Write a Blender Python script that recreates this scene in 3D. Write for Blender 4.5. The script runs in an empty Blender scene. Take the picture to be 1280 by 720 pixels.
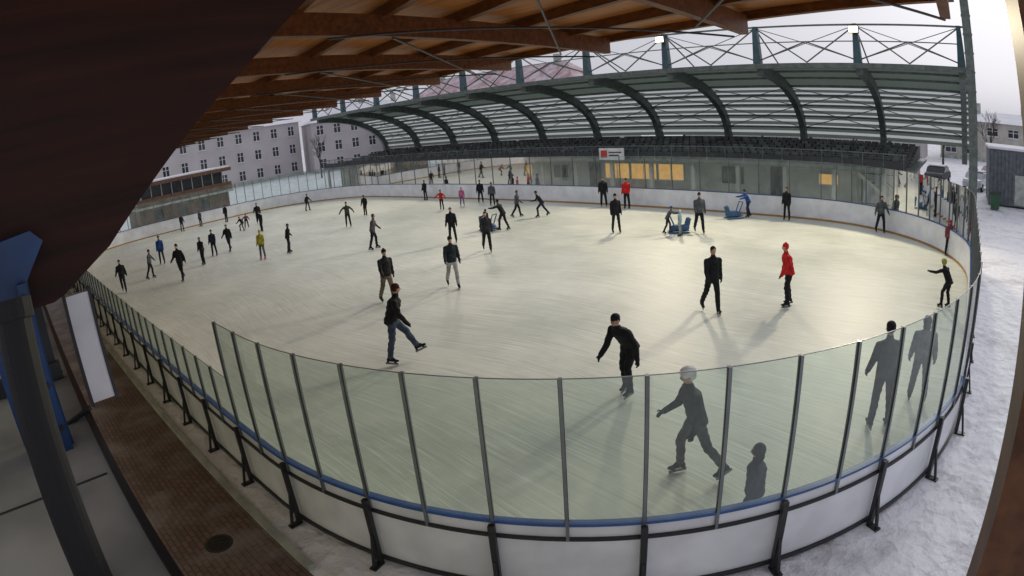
import bpy, bmesh, math, random, time
import numpy as np
from mathutils import Matrix, Vector
random.seed(7); np.random.seed(7)
T0=time.time()
sc=bpy.context.scene
COL=sc.collection
# ------------------------------------------------------------------ materials
def mat(name,col,rough=.6,metal=0,var=0.15,vscale=3,bump=0.0,bscale=20,spec=.5,col2=None,emit=None,estr=0,coat=0):
    m=bpy.data.materials.new(name); m.use_nodes=True; nt=m.node_tree; b=nt.nodes['Principled BSDF']
    b.inputs['Roughness'].default_value=rough; b.inputs['Metallic'].default_value=metal
    b.inputs['Specular IOR Level'].default_value=spec
    tc=nt.nodes.new('ShaderNodeTexCoord')
    n=nt.nodes.new('ShaderNodeTexNoise'); n.inputs['Scale'].default_value=vscale; n.inputs['Detail'].default_value=3
    nt.links.new(tc.outputs['Object'],n.inputs['Vector'])
    r=nt.nodes.new('ShaderNodeValToRGB')
    c2=col2 if col2 else tuple(c*(1-var) for c in col); c1=col if col2 else tuple(min(1,c*(1+var*.5)) for c in col)
    r.color_ramp.elements[0].position=.35; r.color_ramp.elements[1].position=.65
    r.color_ramp.elements[0].color=(*c2,1); r.color_ramp.elements[1].color=(*c1,1)
    nt.links.new(n.outputs['Fac'],r.inputs['Fac']); nt.links.new(r.outputs['Color'],b.inputs['Base Color'])
    if bump>0:
        n2=nt.nodes.new('ShaderNodeTexNoise'); n2.inputs['Scale'].default_value=bscale; n2.inputs['Detail'].default_value=2
        nt.links.new(tc.outputs['Object'],n2.inputs['Vector'])
        bp=nt.nodes.new('ShaderNodeBump'); bp.inputs['Strength'].default_value=bump; bp.inputs['Distance'].default_value=.05
        nt.links.new(n2.outputs['Fac'],bp.inputs['Height']); nt.links.new(bp.outputs['Normal'],b.inputs['Normal'])
    if emit:
        b.inputs['Emission Color'].default_value=(*emit,1); b.inputs['Emission Strength'].default_value=estr
    return m
def N(nt,t,**k):
    n=nt.nodes.new(t)
    for a,v in k.items(): setattr(n,a,v)
    return n
M_board=mat("board_white",(.78,.80,.83),.35,var=.12,vscale=1.5)
M_kick=mat("kick_yellow",(.40,.23,.07),.5)
M_blue=mat("rail_blue",(.03,.09,.28),.3)
M_bluec=mat("column_blue",(.014,.055,.16),.4,var=.4)
M_black=mat("black_steel",(.018,.019,.022),.45)
M_pipe=mat("black_pipe_paint",(.012,.012,.014),.5,spec=.25)
M_alu=mat("post_alu",(.20,.22,.23),.35,metal=.5)
M_steel=mat("steel_green_grey",(.12,.145,.135),.5,metal=.1,var=.3)
M_teal=mat("steel_teal",(.04,.09,.11),.5,var=.2)
M_white=mat("plaster_white",(.50,.48,.42),.8,var=.25,vscale=.6)
M_cream=mat("cream_panel",(.70,.69,.58),.6,var=.12,vscale=1.2)
M_slab=mat("slab_grey",(.42,.45,.41),.7,var=.3,vscale=2)
M_dark=mat("dark_panel",(.04,.045,.05),.6,var=.3)
M_win=mat("window_dark",(.04,.045,.055),.12,var=.3)
M_winlit=mat("window_lit",(.4,.26,.10),.4,emit=(1,.50,.13),estr=.55,vscale=1.6,var=.8)
M_frame=mat("window_frame",(.6,.6,.6),.5)
M_facade=mat("facade_render",(.50,.47,.47),.9,var=.10,vscale=.25)
M_snow=mat("snow_roof",(.76,.77,.82),.8,var=.10,vscale=.5)
M_tile=mat("roof_tile_snowy",(.68,.60,.64),.8,col2=(.46,.28,.29),vscale=.9)
M_seat=mat("seat_steps",(.10,.105,.105),.7,var=.3)
M_seatb=mat("seat_plastic",(.07,.075,.08),.6,var=.3)
M_cont=mat("container_grey",(.13,.14,.16),.6,var=.3)
M_green=mat("green_paint",(.03,.10,.05),.5)
M_brown=mat("brown_wood_wall",(.13,.065,.04),.6,var=.3)
M_signw=mat("sign_white",(.75,.75,.75),.4)
M_signr=mat("sign_red",(.55,.05,.05),.4)
M_bark=mat("bark",(.06,.05,.045),.9)
M_car=mat("car_paint_silver",(.45,.47,.5),.25,metal=.4)
M_tyre=mat("tyre",(.02,.02,.02),.8)
M_lamp=mat("lamp_face",(.9,.85,.7),.3,emit=(1,.86,.6),estr=5)
M_manhole=mat("manhole_iron",(.03,.028,.027),.5,metal=.5,bump=.6,bscale=30)
def m_corr(name,c,tcol,f):
    m=mat(name,c,.55,var=.25,vscale=.8); nt=m.node_tree; b=nt.nodes['Principled BSDF']
    w=N(nt,'ShaderNodeTexWave'); w.inputs['Scale'].default_value=2.2; w.bands_direction='X'
    tc=[n for n in nt.nodes if n.type=='TEX_COORD'][0]; nt.links.new(tc.outputs['Object'],w.inputs['Vector'])
    bp=N(nt,'ShaderNodeBump'); bp.inputs['Strength'].default_value=.8; bp.inputs['Distance'].default_value=.05
    nt.links.new(w.outputs['Fac'],bp.inputs['Height']); nt.links.new(bp.outputs['Normal'],b.inputs['Normal'])
    tr=N(nt,'ShaderNodeBsdfTranslucent'); tr.inputs['Color'].default_value=(*tcol,1)
    mx=N(nt,'ShaderNodeMixShader'); mx.inputs[0].default_value=f
    out=nt.nodes['Material Output']; nt.links.new(b.outputs[0],mx.inputs[1]); nt.links.new(tr.outputs[0],mx.inputs[2]); nt.links.new(mx.outputs[0],out.inputs[0]); return m
M_corr=m_corr("corrugated_roof",(.12,.14,.125),(.19,.24,.20),.45)
M_poly=m_corr("polycarbonate_panel",(.42,.45,.44),(.70,.73,.74),.72)
def m_wood(name,c1,c2,axis='X',plank=7.0):
    m=bpy.data.materials.new(name); m.use_nodes=True; nt=m.node_tree; b=nt.nodes['Principled BSDF']; b.inputs['Roughness'].default_value=.5
    tc=N(nt,'ShaderNodeTexCoord'); mp=N(nt,'ShaderNodeMapping'); mp.inputs['Scale'].default_value=(.35,6,6) if axis=='X' else (6,.35,6)
    nt.links.new(tc.outputs['Object'],mp.inputs[0]); n=N(nt,'ShaderNodeTexNoise'); n.inputs['Scale'].default_value=2.5; n.inputs['Detail'].default_value=5; nt.links.new(mp.outputs[0],n.inputs['Vector'])
    r=N(nt,'ShaderNodeValToRGB'); r.color_ramp.elements[0].position=.3; r.color_ramp.elements[1].position=.7; r.color_ramp.elements[0].color=(*c2,1); r.color_ramp.elements[1].color=(*c1,1)
    nt.links.new(n.outputs['Fac'],r.inputs[0])
    last=r.outputs[0]
    if plank:
        w=N(nt,'ShaderNodeTexWave'); w.bands_direction='Y' if axis=='X' else 'X'; w.wave_profile='SAW'; w.inputs['Scale'].default_value=plank/6.283*2; nt.links.new(tc.outputs['Object'],w.inputs['Vector'])
        r2=N(nt,'ShaderNodeValToRGB'); r2.color_ramp.elements[0].color=(.25,.25,.25,1); r2.color_ramp.elements[1].position=.08; r2.color_ramp.elements[1].color=(1,1,1,1); nt.links.new(w.outputs['Fac'],r2.inputs[0])
        mx=N(nt,'ShaderNodeMixRGB',blend_type='MULTIPLY'); mx.inputs[0].default_value=.8
        nt.links.new(last,mx.inputs[1]); nt.links.new(r2.outputs[0],mx.inputs[2]); last=mx.outputs[0]
    nt.links.new(last,b.inputs['Base Color']); b.inputs['Specular IOR Level'].default_value=.2; return m
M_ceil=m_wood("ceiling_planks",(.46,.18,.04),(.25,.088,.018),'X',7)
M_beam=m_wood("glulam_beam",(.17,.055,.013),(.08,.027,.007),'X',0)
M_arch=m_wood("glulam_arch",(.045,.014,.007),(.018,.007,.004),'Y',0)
M_postw=m_wood("glulam_post",(.15,.065,.03),(.07,.032,.016),'Y',0)
def m_ice():
    m=bpy.data.materials.new("ice"); m.use_nodes=True; nt=m.node_tree; b=nt.nodes['Principled BSDF']
    tc=N(nt,'ShaderNodeTexCoord')
    n=N(nt,'ShaderNodeTexNoise'); n.inputs['Scale'].default_value=.22; n.inputs['Detail'].default_value=9; n.inputs['Roughness'].default_value=.70; nt.links.new(tc.outputs['Object'],n.inputs['Vector'])
    r=N(nt,'ShaderNodeValToRGB'); r.color_ramp.elements[0].position=.34; r.color_ramp.elements[1].position=.66
    r.color_ramp.elements[0].color=(.46,.495,.42,1); r.color_ramp.elements[1].color=(.68,.705,.62,1); nt.links.new(n.outputs['Fac'],r.inputs[0])
    prev=r.outputs[0]; dn=N(nt,'ShaderNodeTexNoise'); dn.inputs['Scale'].default_value=.12; dn.inputs['Detail'].default_value=0; nt.links.new(tc.outputs['Object'],dn.inputs['Vector'])
    for ang,sc_,th,colr in ((.5,1.0,.57,(.84,.86,.82,1)),(1.9,1.5,.59,(.84,.86,.82,1)),(2.7,.8,.58,(.34,.38,.35,1))):
        mp=N(nt,'ShaderNodeMapping'); mp.inputs['Rotation'].default_value=(0,0,ang); mp.inputs['Scale'].default_value=(.35*sc_,16*sc_,1)
        ad=N(nt,'ShaderNodeVectorMath',operation='MULTIPLY_ADD'); ad.inputs[1].default_value=(3,3,0); nt.links.new(dn.outputs['Color'],ad.inputs[0]); nt.links.new(tc.outputs['Object'],ad.inputs[2])
        nt.links.new(ad.outputs[0],mp.inputs[0])
        k=N(nt,'ShaderNodeTexNoise'); k.inputs['Scale'].default_value=1.5; k.inputs['Detail'].default_value=1; nt.links.new(mp.outputs[0],k.inputs['Vector'])
        rr=N(nt,'ShaderNodeMapRange'); rr.inputs[1].default_value=th; rr.inputs[2].default_value=th+.12; rr.inputs[3].default_value=0; rr.inputs[4].default_value=.45; nt.links.new(k.outputs['Fac'],rr.inputs[0])
        mx=N(nt,'ShaderNodeMixRGB',blend_type='MIX'); mx.inputs[2].default_value=colr
        nt.links.new(rr.outputs[0],mx.inputs[0]); nt.links.new(prev,mx.inputs[1]); prev=mx.outputs[0]
    nt.links.new(prev,b.inputs['Base Color'])
    rr=N(nt,'ShaderNodeMapRange'); rr.inputs[3].default_value=.30; rr.inputs[4].default_value=.68; nt.links.new(n.outputs['Fac'],rr.inputs[0]); nt.links.new(rr.outputs[0],b.inputs['Roughness'])
    b.inputs['Specular IOR Level'].default_value=.26
    return m
M_ice=m_ice()
def m_ground():
    m=bpy.data.materials.new("snowy_ground"); m.use_nodes=True; nt=m.node_tree; b=nt.nodes['Principled BSDF']; b.inputs['Roughness'].default_value=.8
    tc=N(nt,'ShaderNodeTexCoord')
    n=N(nt,'ShaderNodeTexNoise'); n.inputs['Scale'].default_value=.6; n.inputs['Detail'].default_value=9; n.inputs['Roughness'].default_value=.75; nt.links.new(tc.outputs['Object'],n.inputs['Vector'])
    r=N(nt,'ShaderNodeValToRGB'); r.color_ramp.elements[0].position=.30; r.color_ramp.elements[1].position=.50; r.color_ramp.elements[0].color=(.52,.51,.53,1); r.color_ramp.elements[1].color=(.88,.89,.93,1); nt.links.new(n.outputs['Fac'],r.inputs[0]); nt.links.new(r.outputs[0],b.inputs['Base Color'])
    v=N(nt,'ShaderNodeTexVoronoi'); v.inputs['Scale'].default_value=3.2; nt.links.new(tc.outputs['Object'],v.inputs['Vector'])
    ad=N(nt,'ShaderNodeMath',operation='ADD'); nt.links.new(v.outputs['Distance'],ad.inputs[0]); 
    n2=N(nt,'ShaderNodeTexNoise'); n2.inputs['Scale'].default_value=6; n2.inputs['Detail'].default_value=4; nt.links.new(tc.outputs['Object'],n2.inputs['Vector']); nt.links.new(n2.outputs['Fac'],ad.inputs[1])
    bp=N(nt,'ShaderNodeBump'); bp.inputs['Strength'].default_value=.8; bp.inputs['Distance'].default_value=.08; nt.links.new(ad.outputs[0],bp.inputs['Height']); nt.links.new(bp.outputs[0],b.inputs['Normal'])
    return m
M_ground=m_ground()
def m_brick():
    m=bpy.data.materials.new("wet_brick_paving"); m.use_nodes=True; nt=m.node_tree; b=nt.nodes['Principled BSDF']; b.inputs['Roughness'].default_value=.45
    tc=N(nt,'ShaderNodeTexCoord'); br=N(nt,'ShaderNodeTexBrick'); br.inputs['Scale'].default_value=2.4; br.inputs['Mortar Size'].default_value=.025
    br.inputs['Color1'].default_value=(.22,.14,.115,1); br.inputs['Color2'].default_value=(.14,.10,.085,1); br.inputs['Mortar'].default_value=(.06,.05,.05,1)
    nt.links.new(tc.outputs['Object'],br.inputs['Vector'])
    n=N(nt,'ShaderNodeTexNoise'); n.inputs['Scale'].default_value=1.1; n.inputs['Detail'].default_value=6; nt.links.new(tc.outputs['Object'],n.inputs['Vector'])
    r=N(nt,'ShaderNodeValToRGB'); r.color_ramp.elements[0].position=.45; r.color_ramp.elements[1].position=.8; nt.links.new(n.outputs['Fac'],r.inputs[0])
    mx=N(nt,'ShaderNodeMixRGB'); mx.inputs[2].default_value=(.34,.33,.33,1); nt.links.new(r.outputs[0],mx.inputs[0]); nt.links.new(br.outputs['Color'],mx.inputs[1]); nt.links.new(mx.outputs[0],b.inputs['Base Color'])
    return m
M_brick=m_brick()
def m_glass():
    m=bpy.data.materials.new("rink_glass"); m.use_nodes=True; nt=m.node_tree; nt.nodes.remove(nt.nodes['Principled BSDF']); out=nt.nodes['Material Output']
    tr=N(nt,'ShaderNodeBsdfTransparent'); tr.inputs[0].default_value=(.78,.88,.84,1)
    gl=N(nt,'ShaderNodeBsdfGlossy'); gl.inputs['Roughness'].default_value=.03
    df=N(nt,'ShaderNodeBsdfDiffuse'); df.inputs[0].default_value=(.54,.63,.61,1)
    fr=N(nt,'ShaderNodeFresnel'); fr.inputs[0].default_value=1.5
    tc=N(nt,'ShaderNodeTexCoord'); n=N(nt,'ShaderNodeTexNoise'); n.inputs['Scale'].default_value=1.3; n.inputs['Detail'].default_value=2; nt.links.new(tc.outputs['Object'],n.inputs['Vector'])
    mr=N(nt,'ShaderNodeMapRange'); mr.inputs[1].default_value=.3; mr.inputs[2].default_value=.7; mr.inputs[3].default_value=.09; mr.inputs[4].default_value=.20; nt.links.new(n.outputs['Fac'],mr.inputs[0])
    m1=N(nt,'ShaderNodeMixShader'); nt.links.new(mr.outputs[0],m1.inputs[0]); nt.links.new(tr.outputs[0],m1.inputs[1]); nt.links.new(df.outputs[0],m1.inputs[2])
    m2=N(nt,'ShaderNodeMixShader'); nt.links.new(fr.outputs[0],m2.inputs[0]); nt.links.new(m1.outputs[0],m2.inputs[1]); nt.links.new(gl.outputs[0],m2.inputs[2])
    nt.links.new(m2.outputs[0],out.inputs[0]); return m
M_glass=m_glass()
# ------------------------------------------------------------------ mesh builder
class MB:
    def __init__(s): s.v=[];s.f=[];s.m=[];s.mats=[]
    def mi(s,m):
        if m not in s.mats: s.mats.append(m)
        return s.mats.index(m)
    def poly(s,pts,m):
        b=len(s.v); s.v+= [tuple(p) for p in pts]; s.f.append(tuple(range(b,b+len(pts)))); s.m.append(s.mi(m))
    def hexa(s,p,m):
        b=len(s.v); s.v+=[tuple(x) for x in p]; k=s.mi(m)
        for q in ((0,3,2,1),(4,5,6,7),(0,1,5,4),(1,2,6,5),(2,3,7,6),(3,0,4,7)): s.f.append(tuple(b+i for i in q)); s.m.append(k)
    def box(s,x0,x1,y0,y1,z0,z1,m):
        s.hexa([(x0,y0,z0),(x1,y0,z0),(x1,y1,z0),(x0,y1,z0),(x0,y0,z1),(x1,y0,z1),(x1,y1,z1),(x0,y1,z1)],m)
    def beam(s,a,b,w,h,m,up=(0,0,1)):
        a=Vector(a);b=Vector(b);d=(b-a).normalized();u=Vector(up)
        if abs(d.dot(u))>.98: u=Vector((0,1,0))
        r=d.cross(u).normalized(); t=r.cross(d).normalized()
        P=[]
        for o in (a,b):
            for (i,j) in ((-1,-1),(1,-1),(1,1),(-1,1)): P.append(o+r*w/2*i+t*h/2*j)
        s.hexa(P,m)
    def cyl(s,a,b,r0,r1,m,n=12):
        a=Vector(a);b=Vector(b);d=(b-a).normalized();u=Vector((0,0,1)) if abs(d.z)<.9 else Vector((0,1,0))
        r=d.cross(u).normalized(); t=r.cross(d).normalized(); k=s.mi(m); B=len(s.v)
        for o,R in ((a,r0),(b,r1)):
            for i in range(n):
                A=2*math.pi*i/n; s.v.append(tuple(o+r*R*math.cos(A)+t*R*math.sin(A)))
        for i in range(n):
            j=(i+1)%n; s.f.append((B+i,B+j,B+n+j,B+n+i)); s.m.append(k)
        s.f.append(tuple(B+i for i in range(n))[::-1]); s.m.append(k); s.f.append(tuple(B+n+i for i in range(n))); s.m.append(k)
    def prism(s,poly,axis,a,b,m):
        def mk(p,c):
            l=list(p); l.insert(axis,c); return tuple(l)
        n=len(poly); B=len(s.v); k=s.mi(m)
        s.v+=[mk(p,a) for p in poly]+[mk(p,b) for p in poly]
        s.f.append(tuple(B+i for i in range(n))); s.m.append(k); s.f.append(tuple(B+n+i for i in range(n))[::-1]); s.m.append(k)
        for i in range(n):
            j=(i+1)%n; s.f.append((B+i,B+n+i,B+n+j,B+j)); s.m.append(k)
    def obj(s,name,parent=None,smooth=False,fix=True):
        me=bpy.data.meshes.new(name); me.from_pydata(s.v,[],s.f)
        for m in s.mats: me.materials.append(m)
        me.polygons.foreach_set('material_index',s.m)
        if smooth: me.polygons.foreach_set('use_smooth',[True]*len(s.f))
        me.update()
        if fix:
            bm=bmesh.new(); bm.from_mesh(me); bmesh.ops.recalc_face_normals(bm,faces=bm.faces); bm.to_mesh(me); bm.free()
        o=bpy.data.objects.new(name,me); COL.objects.link(o)
        if parent: o.parent=parent
        return o
def empty(name,loc=(0,0,0),rz=0):
    e=bpy.data.objects.new(name,None); COL.objects.link(e); e.location=loc; e.rotation_euler=(0,0,rz); return e
# ------------------------------------------------------------------ rink path
HL,HW,R=27.04,13.98,8.96
NL,NSH,NA=41,11,16
PH=0.15
def ring(off,sub=1):
    pts=[]
    def arc(cx,cy,a0,ph=0):
        n=NA*sub
        for i in range(n): a=a0+math.pi/2*(i-ph*sub)/n; pts.append((cx+(R+off)*math.cos(a),cy+(R+off)*math.sin(a),math.cos(a),math.sin(a)))
    def line(x0,y0,x1,y1,n,nx,ny):
        n=n*sub
        for i in range(n): t=i/n; pts.append((x0+(x1-x0)*t,y0+(y1-y0)*t,nx,ny))
    hx,hy=HL-R,HW-R
    arc(hx,-hy,-math.pi/2,PH); line(HL+off,-hy,HL+off,hy,NSH,1,0)
    arc(hx,hy,0); line(hx,HW+off,-hx,HW+off,NL,0,1)
    arc(-hx,hy,math.pi/2); line(-HL-off,hy,-HL-off,-hy,NSH,-1,0)
    arc(-hx,-hy,math.pi); line(-hx,-HW-off,hx-PH*.88,-HW-off,NL,0,-1)
    return pts
def sweep(mb,o0,o1,z0,z1,m,sub=3):
    A=ring(o0,sub=sub);B=ring(o1,sub=sub);n=len(A);b=len(mb.v);k=mb.mi(m)
    for p,q in zip(A,B): mb.v+=[(p[0],p[1],z0),(q[0],q[1],z0),(q[0],q[1],z1),(p[0],p[1],z1)]
    for i in range(n):
        j=(i+1)%n
        for e in range(4):
            f=(e+1)%4; mb.f.append((b+4*i+e,b+4*j+e,b+4*j+f,b+4*i+f)); mb.m.append(k)
boards=empty("rink_boards")
mb=MB(); sweep(mb,0,.04,.03,1.12,M_board); mb.obj("board_panels",boards)
mb=MB(); sweep(mb,-.014,-.002,.03,.13,M_kick); mb.obj("kick_strip",boards)
mb=MB(); sweep(mb,-.02,.085,1.123,1.16,M_blue); mb.obj("top_rail",boards)
mb=MB(); sweep(mb,.043,.085,.90,.94,M_black); sweep(mb,.043,.085,.06,.115,M_black); mb.obj("frame_bars",boards)
P=ring(.055); n=len(P)
posts=MB(); sup=MB(); glass=MB(); cap=MB(); gas=MB()
Pg=ring(.06,sub=3)
def ztop(i):
    if i>=n-NL and i<n-1: return 2.02
    return 3.02
i0=NA+NSH+NA
for i,(x,y,nx,ny) in enumerate(P):
    tx,ty=-ny,nx
    zt=max(ztop(i),ztop((i-1)%n))
    if not (i0<=i<i0+NL and i%2):
        w,d=.019,.030
        c=[(x+tx*a*w+nx*b*d,y+ty*a*w+ny*b*d) for a,b in ((-1,-1),(1,-1),(1,1),(-1,1))]
        posts.hexa([(*q,.90) for q in c]+[(*q,zt) for q in c],M_alu)
        w2=.024
        c=[(x+tx*a*w2+nx*b,y+ty*a*w2+ny*b) for a,b in ((-1,.005),(1,.005),(1,.028),(-1,.028))]
        gas.hexa([(*q,1.17) for q in c]+[(*q,zt-.01) for q in c],M_black)
    if i%2==1:
        w=.04
        c=[(x+tx*a*w+nx*b,y+ty*a*w+ny*b) for a,b in ((-1,.04),(1,.04),(1,.11),(-1,.11))]
        sup.hexa([(*q,0) for q in c]+[(*q,1.12) for q in c],M_black)
        sup.beam((x+nx*.10,y+ny*.10,.55),(x+nx*.22,y+ny*.22,.04),.045,.04,M_black)
        sup.beam((x+nx*.05,y+ny*.05,.02),(x+nx*.27,y+ny*.27,.02),.11,.03,M_black)
for i in range(n):
    zt=ztop(i)
    for s_ in range(3):
        a=Pg[i*3+s_]; b=Pg[(i*3+s_+1)%len(Pg)]
        glass.poly([(a[0],a[1],1.162),(b[0],b[1],1.162),(b[0],b[1],zt-.01),(a[0],a[1],zt-.01)],M_glass)
        cap.beam((a[0],a[1],zt-.004),(b[0],b[1],zt-.004),.010,.010,M_alu)
posts.obj("glass_posts",boards); gas.obj("post_gaskets",boards); sup.obj("support_brackets",boards); glass.obj("glass_panels",boards,fix=False); cap.obj("glass_top_edge",boards)
A=ring(.02,sub=2); me=MB(); me.poly([(p[0],p[1],.03) for p in A],M_ice); ice=me.obj("ice_rink_surface")
me=MB(); me.poly([(-500,-500,0),(500,-500,0),(500,500,0),(-500,500,0)],M_ground); me.obj("ground")
me=MB(); me.poly([(-45,-16.9,.006),(20.6,-16.9,.006),(20.9,-16.3,.006),(20.5,-15.7,.006),(20.7,-15.2,.006),(20.2,-14.62,.006),(-45,-14.62,.006)],M_brick); me.obj("brick_pavement")
kerb=MB(); kerb.box(-45,20,-14.62,-14.50,0,.10,M_slab); kerb.obj("kerb")
mh=MB(); mh.cyl((18.4,-15.4,.0),(18.4,-15.4,.018),.20,.20,M_manhole,24); mh.cyl((18.4,-15.4,.0),(18.4,-15.4,.012),.25,.25,M_dark,24); mh.obj("manhole_cover")
rb=random.Random(4); bm=bmesh.new()
nA=90
rows=[]
for k in range(nA+1):
    s=k/nA; ang=-math.pi/2+.35+s*(math.pi/2-.35+.0)
    row=[]
    for j,(o,h) in enumerate(((.55,0),(.7,.05),(.95,.10),(1.25,.05),(1.5,0))):
        rr=R+o+rb.uniform(-.06,.06); row.append(bm.verts.new((HL-R+rr*math.cos(ang),-(HW-R)+rr*math.sin(ang),.004 if h==0 else h*rb.uniform(.2,1.2)+.004)))
    rows.append(row)
for a,b in zip(rows,rows[1:]):
    for j in range(4): bm.faces.new((a[j],a[j+1],b[j+1],b[j]))
me_=bpy.data.meshes.new("snow_bank"); bm.normal_update(); bm.to_mesh(me_); bm.free(); me_.materials.append(M_ground); me_.polygons.foreach_set('use_smooth',[True]*len(me_.polygons))
COL.objects.link(bpy.data.objects.new("snow_bank",me_))
# ------------------------------------------------------------------ near stand (camera side)
ns=empty("near_stand")
mb=MB(); mb.box(-45,26.0,-22,-16.88,4.40,4.62,M_slab); mb.box(-45,26.0,-21.9,-17.3,0,4.40,M_cream)
mb.box(-45,26.0,-16.88,-16.85,4.36,4.65,M_black)
for i in range(1,14): mb.box(26.0-i*1.5,26.01-i*1.5,-22,-16.9,4.62,4.624,M_dark)
mb.obj("upper_slab",ns)
mb=MB(); mb.box(23.0,23.1,-20,-16.93,4.62,5.22,M_cream); mb.box(22.98,23.12,-20,-16.91,5.22,5.27,M_dark); mb.box(23.1,23.16,-20,-16.91,4.63,4.72,M_dark); mb.box(23.1,23.12,-17.0,-16.93,4.72,5.22,M_dark)
mb.obj("rear_wall_panel",ns)
mb=MB(); mb.box(23.86,23.9,-16.82,-16.71,4.68,5.16,M_signw)
for (a,b,c,d) in ((-16.835,-16.82,4.665,5.175),(-16.71,-16.695,4.665,5.175)): mb.box(23.855,23.905,a,b,c,d,M_black)
mb.beam((23.88,-16.84,4.66),(23.88,-16.98,4.62),.02,.02,M_black)
mb.obj("white_panel",ns)
mb=MB(); mb.box(24.02,24.12,-17.20,-16.98,4.62,5.30,M_bluec); mb.prism([(-17.30,5.30),(-16.98,5.30),(-16.88,5.43),(-16.93,5.48),(-17.05,5.47),(-17.30,5.45)],0,24.02,24.12,M_bluec)
mb.box(24.121,24.17,-17.20,-17.16,4.62,5.36,M_bluec); mb.box(24.121,24.17,-17.03,-16.99,4.62,5.3,M_bluec); mb.box(24.121,24.135,-17.16,-17.03,4.62,5.2,M_dark)
for z in (4.72,4.9,5.08,5.25): mb.cyl((24.17,-17.01,z),(24.182,-17.01,z),.012,.012,M_black,6)
mb.obj("blue_steel_shoe",ns)
mb=MB(); mb.cyl((24.95,-17.045,5.33),(25.3,-17.115,4.2),.055,.055,M_pipe,20); mb.cyl((24.95,-17.045,5.31),(24.94,-17.043,5.36),.064,.064,M_pipe,20); mb.obj("black_pipe",ns)
# timber roof
tr=empty("timber_roof")
ev=[(26.6,-10.2),(25,-9.5),(23.3,-8.85),(21.6,-8.3),(19.9,-7.85),(15.6,-7.0),(7,-6.2),(-2,-5.9),(-15,-5.7),(-30,-5.6)]
def eave(u):
    for (a,b) in zip(ev,ev[1:]):
        if b[0]<=u<=a[0]: t=(u-a[0])/(b[0]-a[0]); return a[1]+(b[1]-a[1])*t
    return ev[-1][1]
ZC=6.95
def zc(v,u): 
    e=eave(u); return ZC+.35*(e-v)/(e+20)
mb=MB()
us=[26.6-i*1.0 for i in range(57)]
for a,b in zip(us,us[1:]):
    mb.hexa([(a,eave(a),ZC),(b,eave(b),ZC),(b,-20,ZC+.35),(a,-20,ZC+.35),(a,eave(a),ZC+.12),(b,eave(b),ZC+.12),(b,-20,ZC+.47),(a,-20,ZC+.47)],M_ceil)
mb.obj("plank_deck",tr)
mb=MB()
for a,b in zip(us,us[1:]):
    mb.beam((a,eave(a)+.02,ZC-.0),(b,eave(b)+.02,ZC-.0),.12,.24,M_beam)
    for k in range(1,9):
        oa,ob=eave(a)-k*1.15,eave(b)-k*1.15
        mb.beam((a,oa,zc(oa,a)-.07),(b,ob,zc(ob,b)-.07),.10,.14,M_beam)
mb.obj("purlins",tr)
mb=MB()
u=26.5
while u>-28:
    e=eave(u); mb.beam((u,e-.1,ZC-.20),(u,-15.2,zc(-15,u)-.26),.12,.26,M_beam)
    mb.cyl((u,e-.5,ZC-.40),(u-2.8,e-4.5,ZC-.25),.014,.014,M_black,6); mb.cyl((u-2.8,e-.5,ZC-.40),(u,e-4.5,ZC-.25),.014,.014,M_black,6)
    u-=2.8
mb.obj("rafters",tr)
mb=MB()
front=[(-16.88,5.17),(-16.82,5.19),(-16.58,5.33),(-16.34,5.55),(-16.10,5.77),(-15.87,5.96),(-15.5,6.3),(-15.0,6.85),(-14.6,7.15)]
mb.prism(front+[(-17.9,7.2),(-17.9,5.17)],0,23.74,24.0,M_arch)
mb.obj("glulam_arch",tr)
mb=MB()
for (x0,z0,x1,z1) in ((26.98,0,26.98,3.0),(26.98,3.0,26.70,6.9)):
    mb.hexa([(x0,-15.6,z0),(x0+.5,-15.6,z0),(x0+.5,-15.3,z0),(x0,-15.3,z0),(x1,-15.6,z1),(x1+.5,-15.6,z1),(x1+.5,-15.3,z1),(x1,-15.3,z1)],M_postw)
mb.obj("glulam_post",tr)
# ------------------------------------------------------------------ grandstand
gs=empty("grandstand")
UL,UR=-34,23.2
ribs=[26.7-6.2*i for i in range(11)]
mb=MB(); mb.box(UL,UR,20,29,0,2.35,M_white); mb.box(UL,UR+.5,17.9,29,2.36,2.55,M_steel)
for i in range(7): mb.box(UL,UR,20+i*1.15,29,2.55+i*.13,2.55+(i+1)*.13,M_seat)
mb.obj("base_building",gs)
mb=MB()
mb.box(UL,UR,17.95,18.02,2.55,3.0,M_dark)
mb.box(UL,UR,17.90,17.95,3.34,3.40,M_steel)
u=UL
while u<=UR: mb.box(u-.025,u+.025,17.90,17.95,2.56,3.34,M_steel); u+=1.24
for z in (3.10,3.22): mb.box(UL,UR,17.91,17.94,z,z+.02,M_steel)
mb.box(UL,UR,17.93,17.949,2.30,2.36,M_steel)
mb.obj("balcony_front",gs)
mb=MB()
for i in range(6):
    u=UL+.5
    while u<UR-.5:
        if random.random()<.92: mb.box(u,u+.44,20.3+i*1.15,20.7+i*1.15,2.56+(i+1)*.13,2.56+(i+1)*.13+.30,M_seatb if random.random()<.7 else M_steel)
        u+=.55
mb.obj("seat_rows",gs)
mb=MB()
def win(x0,x1,z0,z1,m,fr=M_frame,y=20.0):
    mb.box(x0,x1,y-.04,y-.012,z0,z1,m)
    for a,b,c,d in ((x0-.06,x1+.06,z1,z1+.06),(x0-.06,x1+.06,z0-.06,z0),(x0-.06,x0,z0,z1),(x1,x1+.06,z0,z1)): mb.box(a,b,y-.07,y-.01,c,d,fr)
    if x1-x0>1.3: mb.box((x0+x1)/2-.03,(x0+x1)/2+.03,y-.06,y-.041,z0,z1,fr)
win(1.6,3.6,.95,2.0,M_winlit);win(3.8,5.8,.95,2.0,M_winlit);win(6.0,7.9,.95,2.0,M_winlit)
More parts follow.
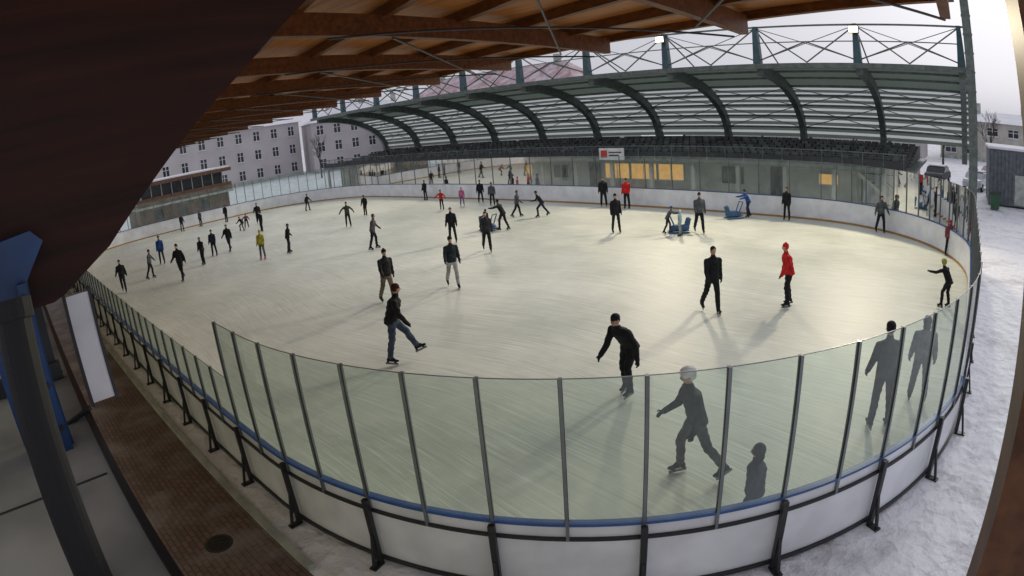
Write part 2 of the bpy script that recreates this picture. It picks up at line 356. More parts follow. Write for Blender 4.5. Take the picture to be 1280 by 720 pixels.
win(0.2,1.1,.1,2.05,M_win,M_dark);win(10.8,12.2,.95,1.9,M_win,M_dark);win(14.2,15.2,.1,2.05,M_dark,M_dark);win(17.4,18.6,1.2,1.8,M_winlit);win(20.2,22.4,.3,2.0,M_frame,M_dark)
win(-3.2,-1.8,.9,1.9,M_win);win(-6.6,-5.4,1.1,1.9,M_winlit);win(-9.6,-8.4,.9,1.9,M_win);win(-12.5,-11.5,.1,2.0,M_win,M_dark);win(-16,-14.5,.9,1.9,M_win);win(-20,-18.8,.9,1.9,M_win);win(-24,-23,.1,2,M_win,M_dark);win(-28.5,-27,.9,1.9,M_win)
for u in [UL+i*3.1 for i in range(19)]: mb.box(u-.12,u+.12,18.3,18.55,0,2.36,M_white)
mb.obj("windows_and_doors",gs)
mb=MB(); mb.box(2.6,4.6,17.80,17.86,2.45,3.25,M_signw); mb.box(2.75,3.25,17.785,17.80,2.6,3.1,M_signr); mb.box(3.4,4.4,17.785,17.80,2.92,3.0,M_dark); mb.box(3.4,4.2,17.785,17.80,2.72,2.8,M_dark); mb.obj("sign_board",gs)
def vault(t,off=0):
    a=t*math.pi/2*.97
    return (18+(10+off)*math.cos(a), 3.5+(4.75+off)*math.sin(a))
mb=MB(); NS=14
for u in ribs:
    for i in range(NS):
        a=vault(i/NS,-.25); b=vault((i+1)/NS,-.25); mb.beam((u,*a),(u,*b),.42,.6,M_steel)
    mb.box(u-.2,u+.2,27.5,28.2,2.5,3.7,M_steel)
mb.obj("roof_ribs",gs)
mb=MB()
def strip(t0,t1,m,off=.12):
    a=vault(t0,off);b=vault(t1,off)
    mb.poly([(UL-2,*a),(27.2,*a),(27.2,*b),(UL-2,*b)],m)
for i in range(6): strip(.56+i*.0733,.56+(i+1)*.0733,M_corr)
for i in range(9):
    strip(.02+i*.06,.02+i*.06+.034,M_corr,.12)
    strip(.02+i*.06+.034,.02+(i+1)*.06,M_poly,.12)
mb.obj("roof_cladding",gs,fix=False)
mb=MB()
for t in (.12,.24,.36,.48,.6,.72,.84,.94): mb.beam((UL-2,*vault(t,0)),(27.2,*vault(t,0)),.10,.14,M_steel)
mb.beam((UL-2,17.98,8.2),(27.4,17.98,8.2),.18,.30,M_steel)
for k,u in enumerate(ribs[:-1]):
    v=ribs[k+1]
    for (t0,t1) in ((.12,.36),(.36,.6)):
        mb.cyl((u,*vault(t0,-.1)),(v,*vault(t1,-.1)),.03,.03,M_steel,5); mb.cyl((v,*vault(t0,-.1)),(u,*vault(t1,-.1)),.03,.03,M_steel,5)
mb.obj("roof_purlins",gs)
mb=MB()
for k,u in enumerate(ribs):
    mb.prism([(u-.25,8.3),(u+.25,8.3),(u+.13,10.6),(u-.13,10.6)],1,17.95,18.35,M_teal)
    mb.cyl((u,18.1,10.5),(u,26.5,6.8),.05,.05,M_steel,6)
    if k<len(ribs)-1:
        v=ribs[k+1]; m_=(u+v)/2
        for a,b in (((u,10.5),(m_,8.4)),((v,10.5),(m_,8.4)),((u,8.5),(m_,9.6)),((v,8.5),(m_,9.6))): mb.cyl((a[0],18.1,a[1]),(b[0],18.1,b[1]),.045,.045,M_steel,6)
        mb.cyl((u,18.1,9.6),(v,18.1,9.6),.035,.035,M_steel,6)
        mb.cyl((u,18.1,10.5),(v,18.1,8.5),.025,.025,M_steel,6); mb.cyl((v,18.1,10.5),(u,18.1,8.5),.025,.025,M_steel,6)
mb.beam((UL-2,18.1,10.55),(27,18.1,10.55),.10,.10,M_steel)
mb.obj("front_truss",gs)
mb=MB(); mb.box(26.95,27.45,16.9,17.3,0,13.5,M_steel)
for z in range(1,13): mb.box(26.92,27.48,16.87,17.33,z,z+.07,M_steel)
mb.obj("corner_mast")
mb=MB()
for i in range(9): mb.box(20.2+i*.28,20.5+i*.28,18.6,19.7,1.9-i*.21,1.98-i*.21,M_white)
mb.beam((20.1,18.55,2.2),(22.8,18.55,.2),.06,.2,M_white); mb.beam((20.1,18.55,3.1),(22.8,18.55,1.1),.04,.04,M_steel)
mb.obj("stairs",gs)
# floodlights
for u,en in ((-22.9,2400),(-10.5,3800),(8.1,6200),(20.5,7600)):
    e=empty("floodlight",(u,17.55,10.2))
    mb=MB(); mb.box(-.3,.3,-.12,.10,-.2,.2,M_black); mb.box(-.27,.27,-.135,-.121,-.17,.17,M_lamp); mb.beam((0,.1,0),(0,.45,-.25),.06,.06,M_black); mb.obj("lamp_housing",e)
    l=bpy.data.lights.new("flood",'SPOT'); l.energy=en; l.color=(1,.86,.62); l.spot_size=math.radians(110); l.spot_blend=.9; l.shadow_soft_size=.6
    o=bpy.data.objects.new("lamp_light",l); COL.objects.link(o); o.parent=e; o.location=(0,-.2,0); o.rotation_euler=(math.radians(58),0,math.radians(180))
# ------------------------------------------------------------------ background buildings
def building(name,loc,rz,L,D,H,floors,nw,wall,roof,roofh=3,winw=1.0,winh=1.5,overh=.5,hip=True):
    e=empty(name,loc,rz)
    mb=MB(); mb.box(-L/2,L/2,0,D,0,H,wall); mb.box(-L/2-.05,L/2+.05,-.06,0,.0,.5,M_slab); mb.obj("walls",e)
    mb=MB()
    h=D/2 if hip else 0
    a=[(-L/2-overh,-overh,H),(L/2+overh,-overh,H),(L/2+overh,D+overh,H),(-L/2-overh,D+overh,H)]; r=[(-L/2+h,D/2,H+roofh),(L/2-h,D/2,H+roofh)]
    mb.poly([a[0],a[1],r[1],r[0]],roof); mb.poly([a[2],a[3],r[0],r[1]],roof); mb.poly([a[1],a[2],r[1]],roof); mb.poly([a[3],a[0],r[0]],roof); mb.poly(a[::-1],roof)
    for i in range(3):
        x=-L/2+L*(i+.7)/3.4; mb.box(x-.4,x+.4,D/2-.4,D/2+.4,H+roofh*.6,H+roofh+1.2,M_slab)
    mb.obj("roof",e)
    mb=MB()
    for f in range(floors):
        for i in range(nw):
            x=-L/2+L*(i+.5)/nw; z=H*(f+.5)/floors-winh/2+.1
            mb.box(x-winw/2,x+winw/2,-.03,-.005,z,z+winh,M_win)
            for q in ((x-winw/2-.09,x-winw/2,z-.09,z+winh+.09),(x+winw/2,x+winw/2+.09,z-.09,z+winh+.09),(x-winw/2,x+winw/2,z+winh,z+winh+.09),(x-winw/2,x+winw/2,z-.09,z),(x-.06,x+.06,z,z+winh),(x-winw/2,x-.06,z+winh*.6,z+winh*.6+.08),(x+.06,x+winw/2,z+winh*.6,z+winh*.6+.08)):
                mb.box(q[0],q[1],-.055,-.001,q[2],q[3],M_frame)
            mb.box(x-winw/2-.15,x+winw/2+.15,-.16,-.056,z-.16,z-.10,M_snow)
    mb.obj("windows",e); return e
building("apartment_building",(-75,14,0),math.radians(90),46,13,9.8,3,13,M_facade,M_snow,3.2,1.15,1.6)
building("apartment_building",(-66,47,0),math.radians(70),22,12,9.0,3,7,M_facade,M_snow,3.0,1.15,1.6)
building("tiled_roof_building",(-40,46,0),0,42,14,7.5,3,14,M_facade,M_tile,6,1.1,1.5)
building("tiled_roof_building",(4,62,0),0,34,12,5.0,2,10,M_facade,M_snow,3,1.1,1.4)
building("industrial_building",(36,72,0),math.radians(-6),26,16,5.4,2,8,M_white,M_snow,1.5,1.6,1.0)
building("tower_block",(60,150,0),math.radians(-15),18,16,24,7,6,M_facade,M_slab,.5,1.4,1.4)
e=empty("pavilion_building",(-33,.8,0))
mb=MB(); mb.box(-6,0,-5,4.8,0,2.1,M_brown); mb.box(-6.3,.5,-5.4,5.2,2.1,2.3,M_slab); mb.box(-6,-.3,-4.6,4.4,2.3,4.2,M_win)
for i in range(9): y=-4.6+i*1.125; mb.box(-.3,-.22,y-.04,y+.04,2.3,4.2,M_frame)
mb.box(-.31,-.2,-4.6,4.4,2.9,2.96,M_frame); mb.box(-6.6,.5,-5.4,5.2,4.2,4.55,M_brown); mb.box(-6.6,.45,-5.3,5.1,4.551,4.68,M_snow)
for y in (-3,-.5,2): mb.box(0,.03,y-.5,y+.5,.9,1.8,M_win)
mb.box(.4,.45,-5.3,5.1,2.35,3.1,M_brown)
mb.obj("pavilion_walls",e)
e=empty("storage_container",(31.2,27,0))
mb=MB(); mb.box(-2.6,2.6,0,6,.1,3.8,M_cont)
for i in range(18): x=-2.5+i*.29; mb.box(x,x+.14,-.05,0,.15,3.7,M_cont)
mb.box(-2.7,2.7,-.1,6.1,3.8,3.95,M_snow); mb.box(-.6,.5,-.075,-.051,.2,2.2,M_slab); mb.obj("container_shell",e)
e=empty("waste_bin",(29.0,25,0)); mb=MB(); mb.prism([(-.3,0.1),(.3,.1),(.38,1.05),(-.38,1.05)],1,-.35,.35,M_green); mb.box(-.42,.42,-.4,.4,1.05,1.13,M_dark); mb.cyl((-.3,.3,.1),(-.2,.3,.1),.1,.1,M_tyre); mb.cyl((.2,.3,.1),(.3,.3,.1),.1,.1,M_tyre); mb.obj("bin_body",e)
def car(loc,rz,paint):
    e=empty("parked_car",loc,rz)
    prof=[(-2.1,.35),(-2.15,.75),(-1.9,.95),(-1.35,1.0),(-.75,1.42),(.75,1.46),(1.45,1.05),(2.05,.9),(2.15,.6),(2.1,.35)]
    mb=MB(); mb.prism(prof,1,-.85,.85,paint); o=mb.obj("body",e); bv=o.modifiers.new("b",'BEVEL'); bv.width=.08; bv.segments=3
    mb=MB(); mb.prism([(-1.2,1.02),(-.72,1.36),(.7,1.40),(1.28,1.05)],1,-.862,.862,M_win); mb.box(-.05,.05,-.868,.868,1.0,1.4,paint); mb.obj("windows",e)
    mb=MB()
    for x in (-1.35,1.35):
        for y in (-.88,.72): mb.cyl((x,y,.32),(x,y+.18,.32),.32,.32,M_tyre,18); mb.cyl((x,y-.01,.32),(x,y+.19,.32),.17,.17,M_frame,12)
    mb.obj("wheels",e); mb=MB(); mb.box(-.7,.65,-.75,.75,1.47,1.55,M_snow); mb.box(2.13,2.17,-.7,-.4,.65,.8,M_frame); mb.box(2.13,2.17,.4,.7,.65,.8,M_frame); mb.obj("snow_and_lights",e)
car((27.9,36,0),math.radians(75),M_car); car((24.2,38,0),math.radians(80),M_dark); car((29.8,44,0),math.radians(60),M_white)
def tree(loc,h,seed):
    rnd=random.Random(seed); mb=MB()
    def grow(p,d,l,r,dep):
        q=p+d*l; mb.cyl(p,q,r,r*.68,M_bark,5 if dep<2 else 3)
        if dep>=5: return
        for i in range(3):
            nd=(d+Vector((rnd.uniform(-1,1),rnd.uniform(-1,1),rnd.uniform(-.3,.75)))*(.62)).normalized()
            grow(q if i<2 else p+d*l*rnd.uniform(.5,.9),nd,l*rnd.uniform(.6,.82),r*.6,dep+1)
    grow(Vector((0,0,0)),Vector((0,0,1)),h*.28,h*.018,0)
    o=mb.obj("bare_tree",fix=False); o.location=loc
for i,(l,h) in enumerate([((14,50,0),9),((19,46,0),8),((8,54,0),10),((24,58,0),9),((-8,52,0),13),((1,56,0),12),((-56,30,0),8),((30,55,0),8)]): tree(l,h,i+3)
# ------------------------------------------------------------------ people
def ico():
    bm=bmesh.new(); bmesh.ops.create_icosphere(bm,subdivisions=2,radius=1); v=np.array([x.co[:] for x in bm.verts]); bm.free(); return v
ICO=ico()
_cm={}
def cloth(c,kind='cloth'):
    k=(tuple(round(x,3) for x in c),kind)
    if k not in _cm:
        _cm[k]=mat(kind+"_%d"%len(_cm),c,.8 if kind!='skin' else .5,var=.35,vscale=5,bump=.9 if kind=='cloth' else .1,bscale=8,spec=.25)
    return _cm[k]
SKIN=(.50,.30,.22)
BLK=(.014,.015,.019);NAVY=(.02,.03,.06);GREY=(.09,.10,.11);LG=(.3,.31,.32);JEAN=(.05,.07,.11);TAN=(.17,.13,.09);RED=(.60,.02,.02);BLUE=(.03,.09,.32);PINK=(.6,.15,.3);WHT=(.7,.7,.7);YEL=(.6,.6,.12);BRN=(.07,.04,.03);GRN=(.03,.08,.05)
POSES={
 'stand':dict(lean=.05,h=(.03,-.03),k=(.06,.06),ab=(.10,.10),a=((.1,.14,.25),(.0,.14,.3))),
 'glide':dict(lean=.18,h=(.30,-.12),k=(.35,.15),ab=(.08,.14),a=((.35,.30,.4),(-.25,.35,.35))),
 'walk':dict(lean=.10,h=(.30,-.30),k=(.20,.30),ab=(.05,.08),a=((-.35,.16,.3),(.4,.16,.5))),
 'stride':dict(lean=.50,h=(.75,-.55),k=(.85,.15),ab=(.05,.32),a=((.75,.25,.7),(-.7,.45,.3))),
 'stride2':dict(lean=.30,h=(-.30,.45),k=(.35,.55),ab=(.28,.10),a=((-.15,.22,.6),(.30,.25,.7))),
 'bend':dict(lean=.62,h=(.50,.15),k=(.60,.40),ab=(.05,.08),a=((.1,.75,.3),(.45,.12,.3))),
 'kick':dict(lean=.25,h=(.75,-.05),k=(.25,.15),ab=(.05,.08),a=((-.3,.35,.3),(.2,.30,.4))),
 'crouch':dict(lean=.80,h=(.95,.55),k=(1.1,.95),ab=(.10,.15),a=((.6,.3,.6),(.3,.8,.4))),
 'push':dict(lean=.50,h=(.40,-.15),k=(.45,.30),ab=(.08,.10),a=((1.2,.1,.25),(1.2,.1,.25))),
 'lean':dict(lean=.55,h=(.45,.25),k=(.5,.4),ab=(.12,.12),a=((1.2,.5,.4),(.9,.6,.5))),
 'sit':dict(lean=.15,h=(1.5,1.45),k=(1.3,1.2),ab=(.15,.15),a=((.9,.15,.6),(.9,.15,.6))),
 'arms':dict(lean=.12,h=(.2,-.2),k=(.25,.2),ab=(.12,.12),a=((.3,.8,.2),(.2,.9,.2))),
}
rp=random.Random(11)
def person(x,y,H,yaw,pose,jk,pt,hat=BLK,hatk='hat',boots=BLK,gl=BLK,long=False,stripe=None,zoff=0,name="skater"):
    dist=math.hypot(x-26.6,y+17); det = dist<13
    vox=.011 if dist<13 else (.02 if dist<24 else .03)
    q=POSES[pose]; L=q['lean']+rp.uniform(-.04,.06); s=H/1.78
    bk=rp.uniform(1.08,1.22)
    P=[]
    X=np.array([1.,0,0]); Z=np.array([0,0,1.])
    t=np.array([0,math.sin(L),math.cos(L)])
    pel=np.array([0,0,0.])
    def E(lab,*cr):
        m_=bk if lab in('jk','pt') else 1
        P.append((lab,[(np.array(c,float),np.array(r if hasattr(r,'__len__') else (r,r,r),float)*m_) for c,r in cr]))
    ch=pel+t*.37
    E('jk',(pel+t*.02,(.165,.132,.09)),(pel+t*.22,(.157,.132,.09)))
    E('jk',(pel+t*.22,(.157,.132,.09)),(ch,(.170,.138,.09)))
    E('jk',(pel+t*.415-X*.135,.066),(pel+t*.415+X*.135,.066),(pel+t*.49,(.070,.07,.035)),(ch,(.155,.12,.08)))
    E('jk',(pel-t*.08,(.172,.142,.05)),(pel+t*.05,(.166,.135,.07)))
    if long: E('jk',(pel-t*.07,(.172,.14,.05)),(pel-Z*.25,(.19,.16,.05)))
    E('pt',(pel-Z*.09,(.145,.115,.10)))
    nk=pel+t*.52; hd=nk+np.array([0,math.sin(L*.35),math.cos(L*.35)])*.170+np.array([0,.015,0])
    E('jk',(nk-t*.03,.070),(nk+t*.03,.058))
    E('skin',(nk,.055),(hd,.055))
    E('skin',(hd,(.074,.092,.105)),(hd+np.array([0,.025,-.06]),(.05,.055,.045)))
    E('skin',(hd+np.array([0,.09,.0]),.012),(hd+np.array([0,.108,-.025]),.014))
    if det:
        for sx in (-1,1):
            E('eye',(hd+np.array([sx*.03,.086,.012]),(.013,.010,.008)))
            E('skin',(hd+np.array([sx*.077,0,-.01]),(.012,.022,.032)))
        E('lip',(hd+np.array([0,.088,-.052]),(.022,.010,.007)))
    if hatk=='hat':
        E('hat',(hd+np.array([0,-.012,.045]),(.088,.102,.085))); E('hat',(hd+np.array([0,-.03,.0]),(.084,.085,.07)))
        if rp.random()<.5: E('hat',(hd+np.array([0,-.015,.13]),.025))
    elif hatk=='helmet':
        E('hat',(hd+np.array([0,-.01,.055]),(.105,.132,.090))); E('hat',(hd+np.array([0,-.05,.0]),(.095,.09,.08)))
    elif hatk=='hood':
        E('hat',(hd+np.array([0,-.03,.015]),(.105,.110,.125))); E('hat',(hd+np.array([0,-.05,-.10]),(.10,.08,.08)))
    else:
        E('hat',(hd+np.array([0,-.018,.035]),(.085,.098,.090))); E('hat',(hd+np.array([0,-.045,-.03]),(.075,.065,.08)))
    for i,sx in ((0,-1),(1,1)):
        a,b,e=q['a'][i]; a0=a+rp.uniform(-.12,.12); b=b+rp.uniform(-.05,.08)
        sh=pel+t*.41+X*sx*.178*(.6+.4*bk)
        d1=np.array([sx*math.sin(b),math.sin(a0)*math.cos(b),-math.cos(a0)*math.cos(b)])
        el=sh+d1*.285; b2=b*.6
        d2=np.array([sx*math.sin(b2),math.sin(a0+e)*math.cos(b2),-math.cos(a0+e)*math.cos(b2)])
        wr=el+d2*.245
        E('jk',(sh,.068),(el,.056)); E('jk',(el,.056),(wr,.045))
        if stripe: E('st',(sh*.6+el*.4,.063),(sh*.5+el*.5,.061))
        E('gl',(wr,.034),(wr+d2*.02,.034)); E('gl',(wr+d2*.02,(.034,.034,.03)),(wr+d2*.085,(.028,.036,.028)))
        w=np.cross(d2,X); w/= (np.linalg.norm(w)+1e-9); pn=np.cross(d2,w)
        if det:
            for f,(o,l) in enumerate(((-.030,.060),(-.010,.072),(.010,.068),(.030,.052))):
                k0=wr+d2*.085+w*o; k1=k0+(d2*.85-pn*sx*-.35)*l*.55; k2=k1+(d2*.55+pn*sx*.75)*l*.5
                E('gl',(k0,.0115),(k1,.011)); E('gl',(k1,.011),(k2,.0095))
            k0=wr+d2*.035-w*.03; k1=k0+(-w*.75+d2*.7)*.045; k2=k1+d2*.03
            E('gl',(k0,.014),(k1,.0125)); E('gl',(k1,.0125),(k2,.011))
        else: E('gl',(wr+d2*.08,.028),(wr+d2*.13+pn*sx*.02,.018)); E('gl',(wr+d2*.04-w*.02,.015),(wr+d2*.08-w*.05,.012))
    low=1e9; feet=[]
    for i,sx in ((0,-1),(1,1)):
        h,k,ab=q['h'][i],q['k'][i],q['ab'][i]; h+=rp.uniform(-.06,.06)
        hp=pel+X*sx*.088-Z*.06
        d1=np.array([sx*math.sin(ab),math.sin(h)*math.cos(ab),-math.cos(h)*math.cos(ab)]); kn=hp+d1*.43
        d2=np.array([sx*math.sin(ab*.8),math.sin(h-k)*math.cos(ab),-math.cos(h-k)*math.cos(ab)]); an=kn+d2*.40
        E('pt',(hp,.090),(kn,.066)); E('pt',(kn,.066),(kn+d2*.13-np.array([0,.012,0]),.065)); E('pt',(kn+d2*.13-np.array([0,.012,0]),.065),(an-d2*.02,.058))
        fp=(h-k)*.75
        if pose=='sit': fp=.2
        fd=np.array([0,math.cos(fp),math.sin(fp)]) ; dn=np.array([0,math.sin(fp),-math.cos(fp)])
        heel=an+dn*.07-fd*.045; toe=an+dn*.078+fd*.165
        E('bt',(an,.056),(heel,.042)); E('bt',(heel,(.040,.045,.038)),(toe,(.040,.05,.030))); E('bt',(an+dn*.01,.052),(an+dn*.05+fd*.08,.040))
        feet.append((an,fd,dn)); 
        for z in (an+dn*.175-fd*.1,an+dn*.175+fd*.2): low=min(low,z[2])
    zo=-low*s+.031+zoff
    bm=bmesh.new()
    for lab,cr in P:
        pts=np.concatenate([ICO*r+c for c,r in cr]) if len(cr)>1 else ICO*cr[0][1]+cr[0][0]
        vs=[bm.verts.new(p) for p in pts]
        res=bmesh.ops.convex_hull(bm,input=vs,use_existing_faces=False)
        dele=[g for g in res['geom_interior'] if isinstance(g,bmesh.types.BMVert)]
        if dele: bmesh.ops.delete(bm,geom=dele,context='VERTS')
    tmp=bpy.data.meshes.new("t"); bm.to_mesh(tmp); bm.free()
    ob=bpy.data.objects.new("t",tmp); COL.objects.link(ob)
    m=ob.modifiers.new("r",'REMESH'); m.mode='VOXEL'; m.voxel_size=vox; m.use_smooth_shade=True
    m2=ob.modifiers.new("s",'SMOOTH'); m2.factor=.5; m2.iterations=2
    dg=bpy.context.evaluated_depsgraph_get(); ev_=ob.evaluated_get(dg); me=bpy.data.meshes.new_from_object(ev_)
    bpy.data.objects.remove(ob); bpy.data.meshes.remove(tmp)
    nf=len(me.polygons); C=np.zeros(nf*3); me.polygons.foreach_get('center',C); C=C.reshape(-1,3)
    best=np.full(nf,1e9); lab=np.zeros(nf,int); labs=['jk','pt','skin','hat','gl','bt','eye','lip','st']
    for la,cr in P:
        bias={'eye':-.004,'lip':-.004,'st':-.01}.get(la,0)
        pairs=[(cr[i],cr[j]) for i in range(len(cr)) for j in range(i+1,len(cr))] or [(cr[0],cr[0])]
        for (c0,r0),(c1,r1) in pairs:
            ax=c1-c0; l2=ax@ax
            tt=np.clip(((C-c0)@ax)/l2,0,1) if l2>1e-9 else np.zeros(nf)
            cc=c0+tt[:,None]*ax; rr=r0+tt[:,None]*(r1-r0); dv=(C-cc)/rr; d=(np.linalg.norm(dv,axis=1)-1)*rr.mean(1)+bias
            k=d<best; best[k]=d[k]; lab[k]=labs.index(la)
    for mm in (cloth(jk),cloth(pt),cloth(SKIN,'skin'),cloth(hat),cloth(gl),cloth(boots,'boot'),cloth((.02,.015,.012),'eye'),cloth((.35,.12,.10),'lip'),cloth(stripe or WHT)): me.materials.append(mm)
    me.polygons.foreach_set('material_index',lab); me.polygons.foreach_set('use_smooth',[True]*nf)
    V=np.zeros(len(me.vertices)*3); me.vertices.foreach_get('co',V)
    V3=V.reshape(-1,3)
    amp=.006 if det else .009
    body=(V3[:,2]<nk[2]-.02)&(V3[:,2]>-.80)
    wv=np.sin(V3[:,2]*42+np.sin(V3[:,0]*23+x)*1.7+V3[:,1]*19+y)*amp*body
    V3[:,1]+=wv*np.sign(V3[:,1]+1e-6)*.8; V3[:,0]+=wv*.5
    me.vertices.foreach_set('co',(V3*s).reshape(-1)); me.update()
    e=empty(name,(x,y,zo),math.radians(yaw-90))
    b=bpy.data.objects.new("body",me); COL.objects.link(b); b.parent=e
    mb=MB()
    for an,fd,dn in feet:
        up=-dn
        a=(an+dn*.150-fd*.10)*s; c=(an+dn*.150+fd*.19)*s
        mb.beam(a,c,.008,.05*s,M_alu,up=tuple(up))
        for o_ in (-.05,.12):
            p0=(an+dn*.10+fd*o_)*s; p1=(an+dn*.135+fd*o_)*s; mb.beam(p0,p1,.03,.06,M_black,up=tuple(fd))
    mb.obj("skate_blades",e)
    return e
ppl=[
(19.8,-1.9,1.84,318,'walk',BLK,BLK,BLK,'hair'),
(21.6,-.4,1.78,215,'glide',RED,BLK,RED,'hat'),
(20.5,-7.4,1.86,262,'bend',BLK,BLK,BLK,'hat'),
(23.0,-9.4,1.88,228,'stride2',(.035,.037,.042),(.08,.085,.09),WHT,'helmet'),
(25.5,-6.5,1.95,120,'stand',(.03,.032,.035),(.025,.025,.028),BLK,'hat'),
(26.1,-5.1,1.72,100,'stand',(.16,.17,.18),GREY,GREY,'hood'),
(24.46,-10.5,1.48,200,'stand',NAVY,BLK,BLK,'hood'),
(26.35,1.6,1.45,150,'lean',BLK,BLK,(.35,.38,.06),'helmet'),
(22.5,12.3,1.68,300,'glide',GREY,BLK,BLK,'hair'),
(25.0,11.7,1.75,250,'walk',BLK,BLK,BLK,'hat'),
(26.1,9.1,1.40,90,'stand',(.2,.05,.06),BLK,(.4,.05,.06),'hat'),
(17.3,13.2,1.62,270,'stand',BLK,BLK,BLK,'hair'),
(14.6,8.2,1.80,310,'walk',GREY,BLK,BLK,'hat'),
(13.3,7.5,1.25,30,'push',GREY,NAVY,BLUE,'hat'),
(14.1,7.2,1.15,200,'stand',(.3,.45,.5),LG,WHT,'hat'),
(15.2,13.0,1.45,230,'push',BLUE,NAVY,BLK,'hat'),
(11.0,6.7,1.76,320,'stand',BLK,BLK,BLK,'hat'),
(5.9,13.2,1.72,300,'stand',BLK,BLK,BRN,'hair'),
(7.6,13.1,1.70,280,'stand',RED,BLK,BLK,'hat'),
(4.5,9.1,1.6,230,'stride',BLK,NAVY,BLK,'hat'),
(3.0,8.7,1.5,40,'walk',GREY,BLK,BRN,'hair'),
(5.2,5.2,1.60,190,'push',BLK,BLK,BLK,'hat'),
(8.0,1.2,1.72,320,'walk',(.03,.03,.035),BLK,BLK,'hair'),
(-3.7,12.4,1.55,320,'stand',BLK,BLK,BLK,'hat'),
(-1.9,11.7,1.5,300,'stand',GREY,BLK,BLK,'hat'),
(4.9,2.0,1.65,310,'stand',BLK,BLK,BLK,'hair'),
(11.0,-3.5,1.78,330,'walk',(.02,.03,.035),(.4,.4,.4),BLK,'hat'),
(-4.3,11.2,1.25,320,'stand',PINK,(.2,.1,.2),PINK,'hat'),
(-4.6,9.6,1.30,300,'arms',RED,BLK,BLK,'hat'),
(-10.3,12.9,1.5,280,'stand',BLK,BLK,BLK,'hair'),
(1.9,-.5,1.68,50,'glide',(.10,.08,.09),BLK,BRN,'hair'),
(-6.1,3.1,1.55,320,'arms',(.05,.06,.05),BLK,BLK,'hat'),
(-9.3,6.6,1.4,300,'glide',BLK,BLK,BLK,'hat'),
(-19,7.2,1.35,20,'glide',BLK,BLK,BLK,'hat'),
(10.3,-5.8,1.78,350,'walk',(.02,.02,.022),TAN,BLK,'hat'),
(14.8,-8.9,1.92,50,'kick',(.012,.012,.014),JEAN,(.05,.01,.01),'hat'),
(-2.7,-2.9,1.5,80,'glide',BLK,BLK,BRN,'hair'),
(-2.9,-4.4,1.5,310,'stand',(.45,.4,.05),GREY,(.4,.4,.05),'hat',(.5,.06,.25)),
(-13.1,.2,1.4,300,'glide',BLK,BLK,BLK,'hat'),
(-17.5,1.9,1.6,330,'walk',BLK,BLK,BLK,'hat'),
(-8.1,-4.3,1.6,310,'walk',BLK,NAVY,BLK,'hair'),
(-7.9,-5.4,1.5,320,'stand',NAVY,BLK,BLK,'hat'),
(-5.9,-6.8,1.5,300,'glide',BLK,BLK,BRN,'hair'),
(-3.0,-9.0,1.82,315,'walk',BLK,BLK,BLK,'hat'),
(-10.1,-8.2,1.65,330,'stand',BLUE,NAVY,BLK,'hat'),
(-6.2,-9.9,1.5,60,'arms',GREY,BLK,BLK,'hat'),
(-4.5,-11.9,1.6,340,'walk',BLK,BLK,BLK,'hat'),
(-24.2,1.7,1.45,300,'stand',BLK,BLK,BLK,'hat'),
(-15.5,-.3,1.2,200,'crouch',BLK,GREY,(.3,.05,.05),'hat'),
(-16.4,.4,1.3,340,'crouch',(.2,.05,.1),BLK,BLK,'hat'),
(-25.6,-.3,1.35,300,'stand',GREY,BLK,BLK,'hat'),
(-25.3,-2.2,1.4,10,'stand',BLK,BLK,(.3,.05,.05),'hat'),
]
for p in ppl: person(*p)
M_bp=mat("blue_plastic",(.03,.10,.22),.4)
def aid(x,y,rz):
    e=empty("skating_aid",(x,y,.031),math.radians(rz)); 
    bm=bmesh.new()
    for cr in ([((-.25,0,.22),(.2,.2,.16)),((.25,0,.25),(.24,.22,.2))],[((.35,0,.35),(.14,.13,.14)),((.42,0,.6),(.13,.13,.13))],[((.5,0,.62),(.07,.07,.05)),((.42,0,.6),(.1,.1,.1))],[((-.4,0,.15),(.1,.25,.05)),((-.2,0,.15),(.15,.18,.08))],[((-.3,-.22,.05),(.3,.03,.04)),((.3,-.22,.05),(.2,.03,.04))],[((-.3,.22,.05),(.3,.03,.04)),((.3,.22,.05),(.2,.03,.04))],[((-.45,-.2,.85),(.025,.025,.025)),((-.45,.2,.85),(.025,.025,.025))],[((-.45,-.2,.85),(.025,.025,.025)),((-.2,-.18,.25),(.03,.03,.03))],[((-.45,.2,.85),(.025,.025,.025)),((-.2,.18,.25),(.03,.03,.03))]):
        vs=[bm.verts.new(p) for c,r in cr for p in ICO*np.array(r)+np.array(c)]
        res=bmesh.ops.convex_hull(bm,input=vs,use_existing_faces=False); d=[g for g in res['geom_interior'] if isinstance(g,bmesh.types.BMVert)]
        if d: bmesh.ops.delete(bm,geom=d,context='VERTS')
    me=bpy.data.meshes.new("shell"); bm.to_mesh(me); bm.free(); me.materials.append(M_bp); me.polygons.foreach_set('use_smooth',[True]*len(me.polygons))
    o=bpy.data.objects.new("shell",me); COL.objects.link(o); o.parent=e
aid(13.7,7.9,30); aid(14.6,12.4,230); aid(4.3,5.0,190)
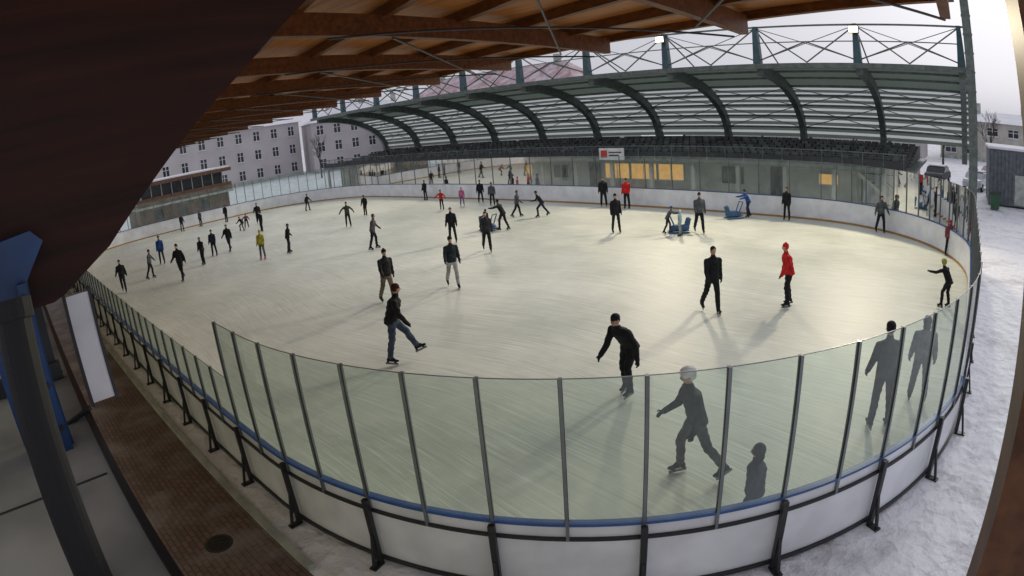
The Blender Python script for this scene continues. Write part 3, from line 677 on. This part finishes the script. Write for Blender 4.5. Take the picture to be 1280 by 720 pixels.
person(4.25,5.0,1.15,190,'sit',BLK,NAVY,BLK,'hat',zoff=.15,name="seated_child")
# ------------------------------------------------------------------ light
w=bpy.data.worlds.new("World"); sc.world=w; w.use_nodes=True; nt=w.node_tree; bg=nt.nodes['Background']
sky=N(nt,'ShaderNodeTexSky'); sky.sky_type='NISHITA'; sky.sun_disc=False; sky.sun_elevation=math.radians(30); sky.sun_rotation=math.radians(6); sky.air_density=1.2; sky.dust_density=4
hs=N(nt,'ShaderNodeHueSaturation'); hs.inputs['Saturation'].default_value=.15; nt.links.new(sky.outputs[0],hs.inputs['Color']); nt.links.new(hs.outputs[0],bg.inputs[0]); bg.inputs[1].default_value=.018
bg2=N(nt,'ShaderNodeBackground'); bg2.inputs[0].default_value=(.59,.59,.67,1); bg2.inputs[1].default_value=.78
ad=N(nt,'ShaderNodeAddShader'); nt.links.new(bg.outputs[0],ad.inputs[0]); nt.links.new(bg2.outputs[0],ad.inputs[1]); nt.links.new(ad.outputs[0],nt.nodes['World Output'].inputs[0])
sl=bpy.data.lights.new("sun",'SUN'); sl.energy=.5; sl.angle=math.radians(12); sl.color=(1,.94,.87)
so=bpy.data.objects.new("sun",sl); COL.objects.link(so); d=Vector((.1,1,math.tan(math.radians(30)))).normalized(); so.rotation_euler=d.to_track_quat('Z','Y').to_euler()
# ------------------------------------------------------------------ camera (fisheye webcam)
cd=bpy.data.cameras.new("camera"); co=bpy.data.objects.new("camera",cd); COL.objects.link(co); sc.camera=co
cd.type='PANO'; cd.sensor_fit='HORIZONTAL'; f_mm=772.63*36/1280; cd.sensor_width=36*10.5/f_mm; cd.sensor_height=cd.sensor_width*9/16; cd.clip_end=2000; cd.clip_start=.05
Mx=Matrix.Rotation(.7629,4,'Z')@Matrix.Rotation(math.pi/2-.2718,4,'X')@Matrix.Rotation(-.0852,4,'Z'); Mx.translation=(26.62,-16.98,5.593); co.matrix_world=Mx
sc.view_settings.view_transform='Standard'; sc.view_settings.look='None'; sc.view_settings.exposure=0
print("time",time.time()-T0)
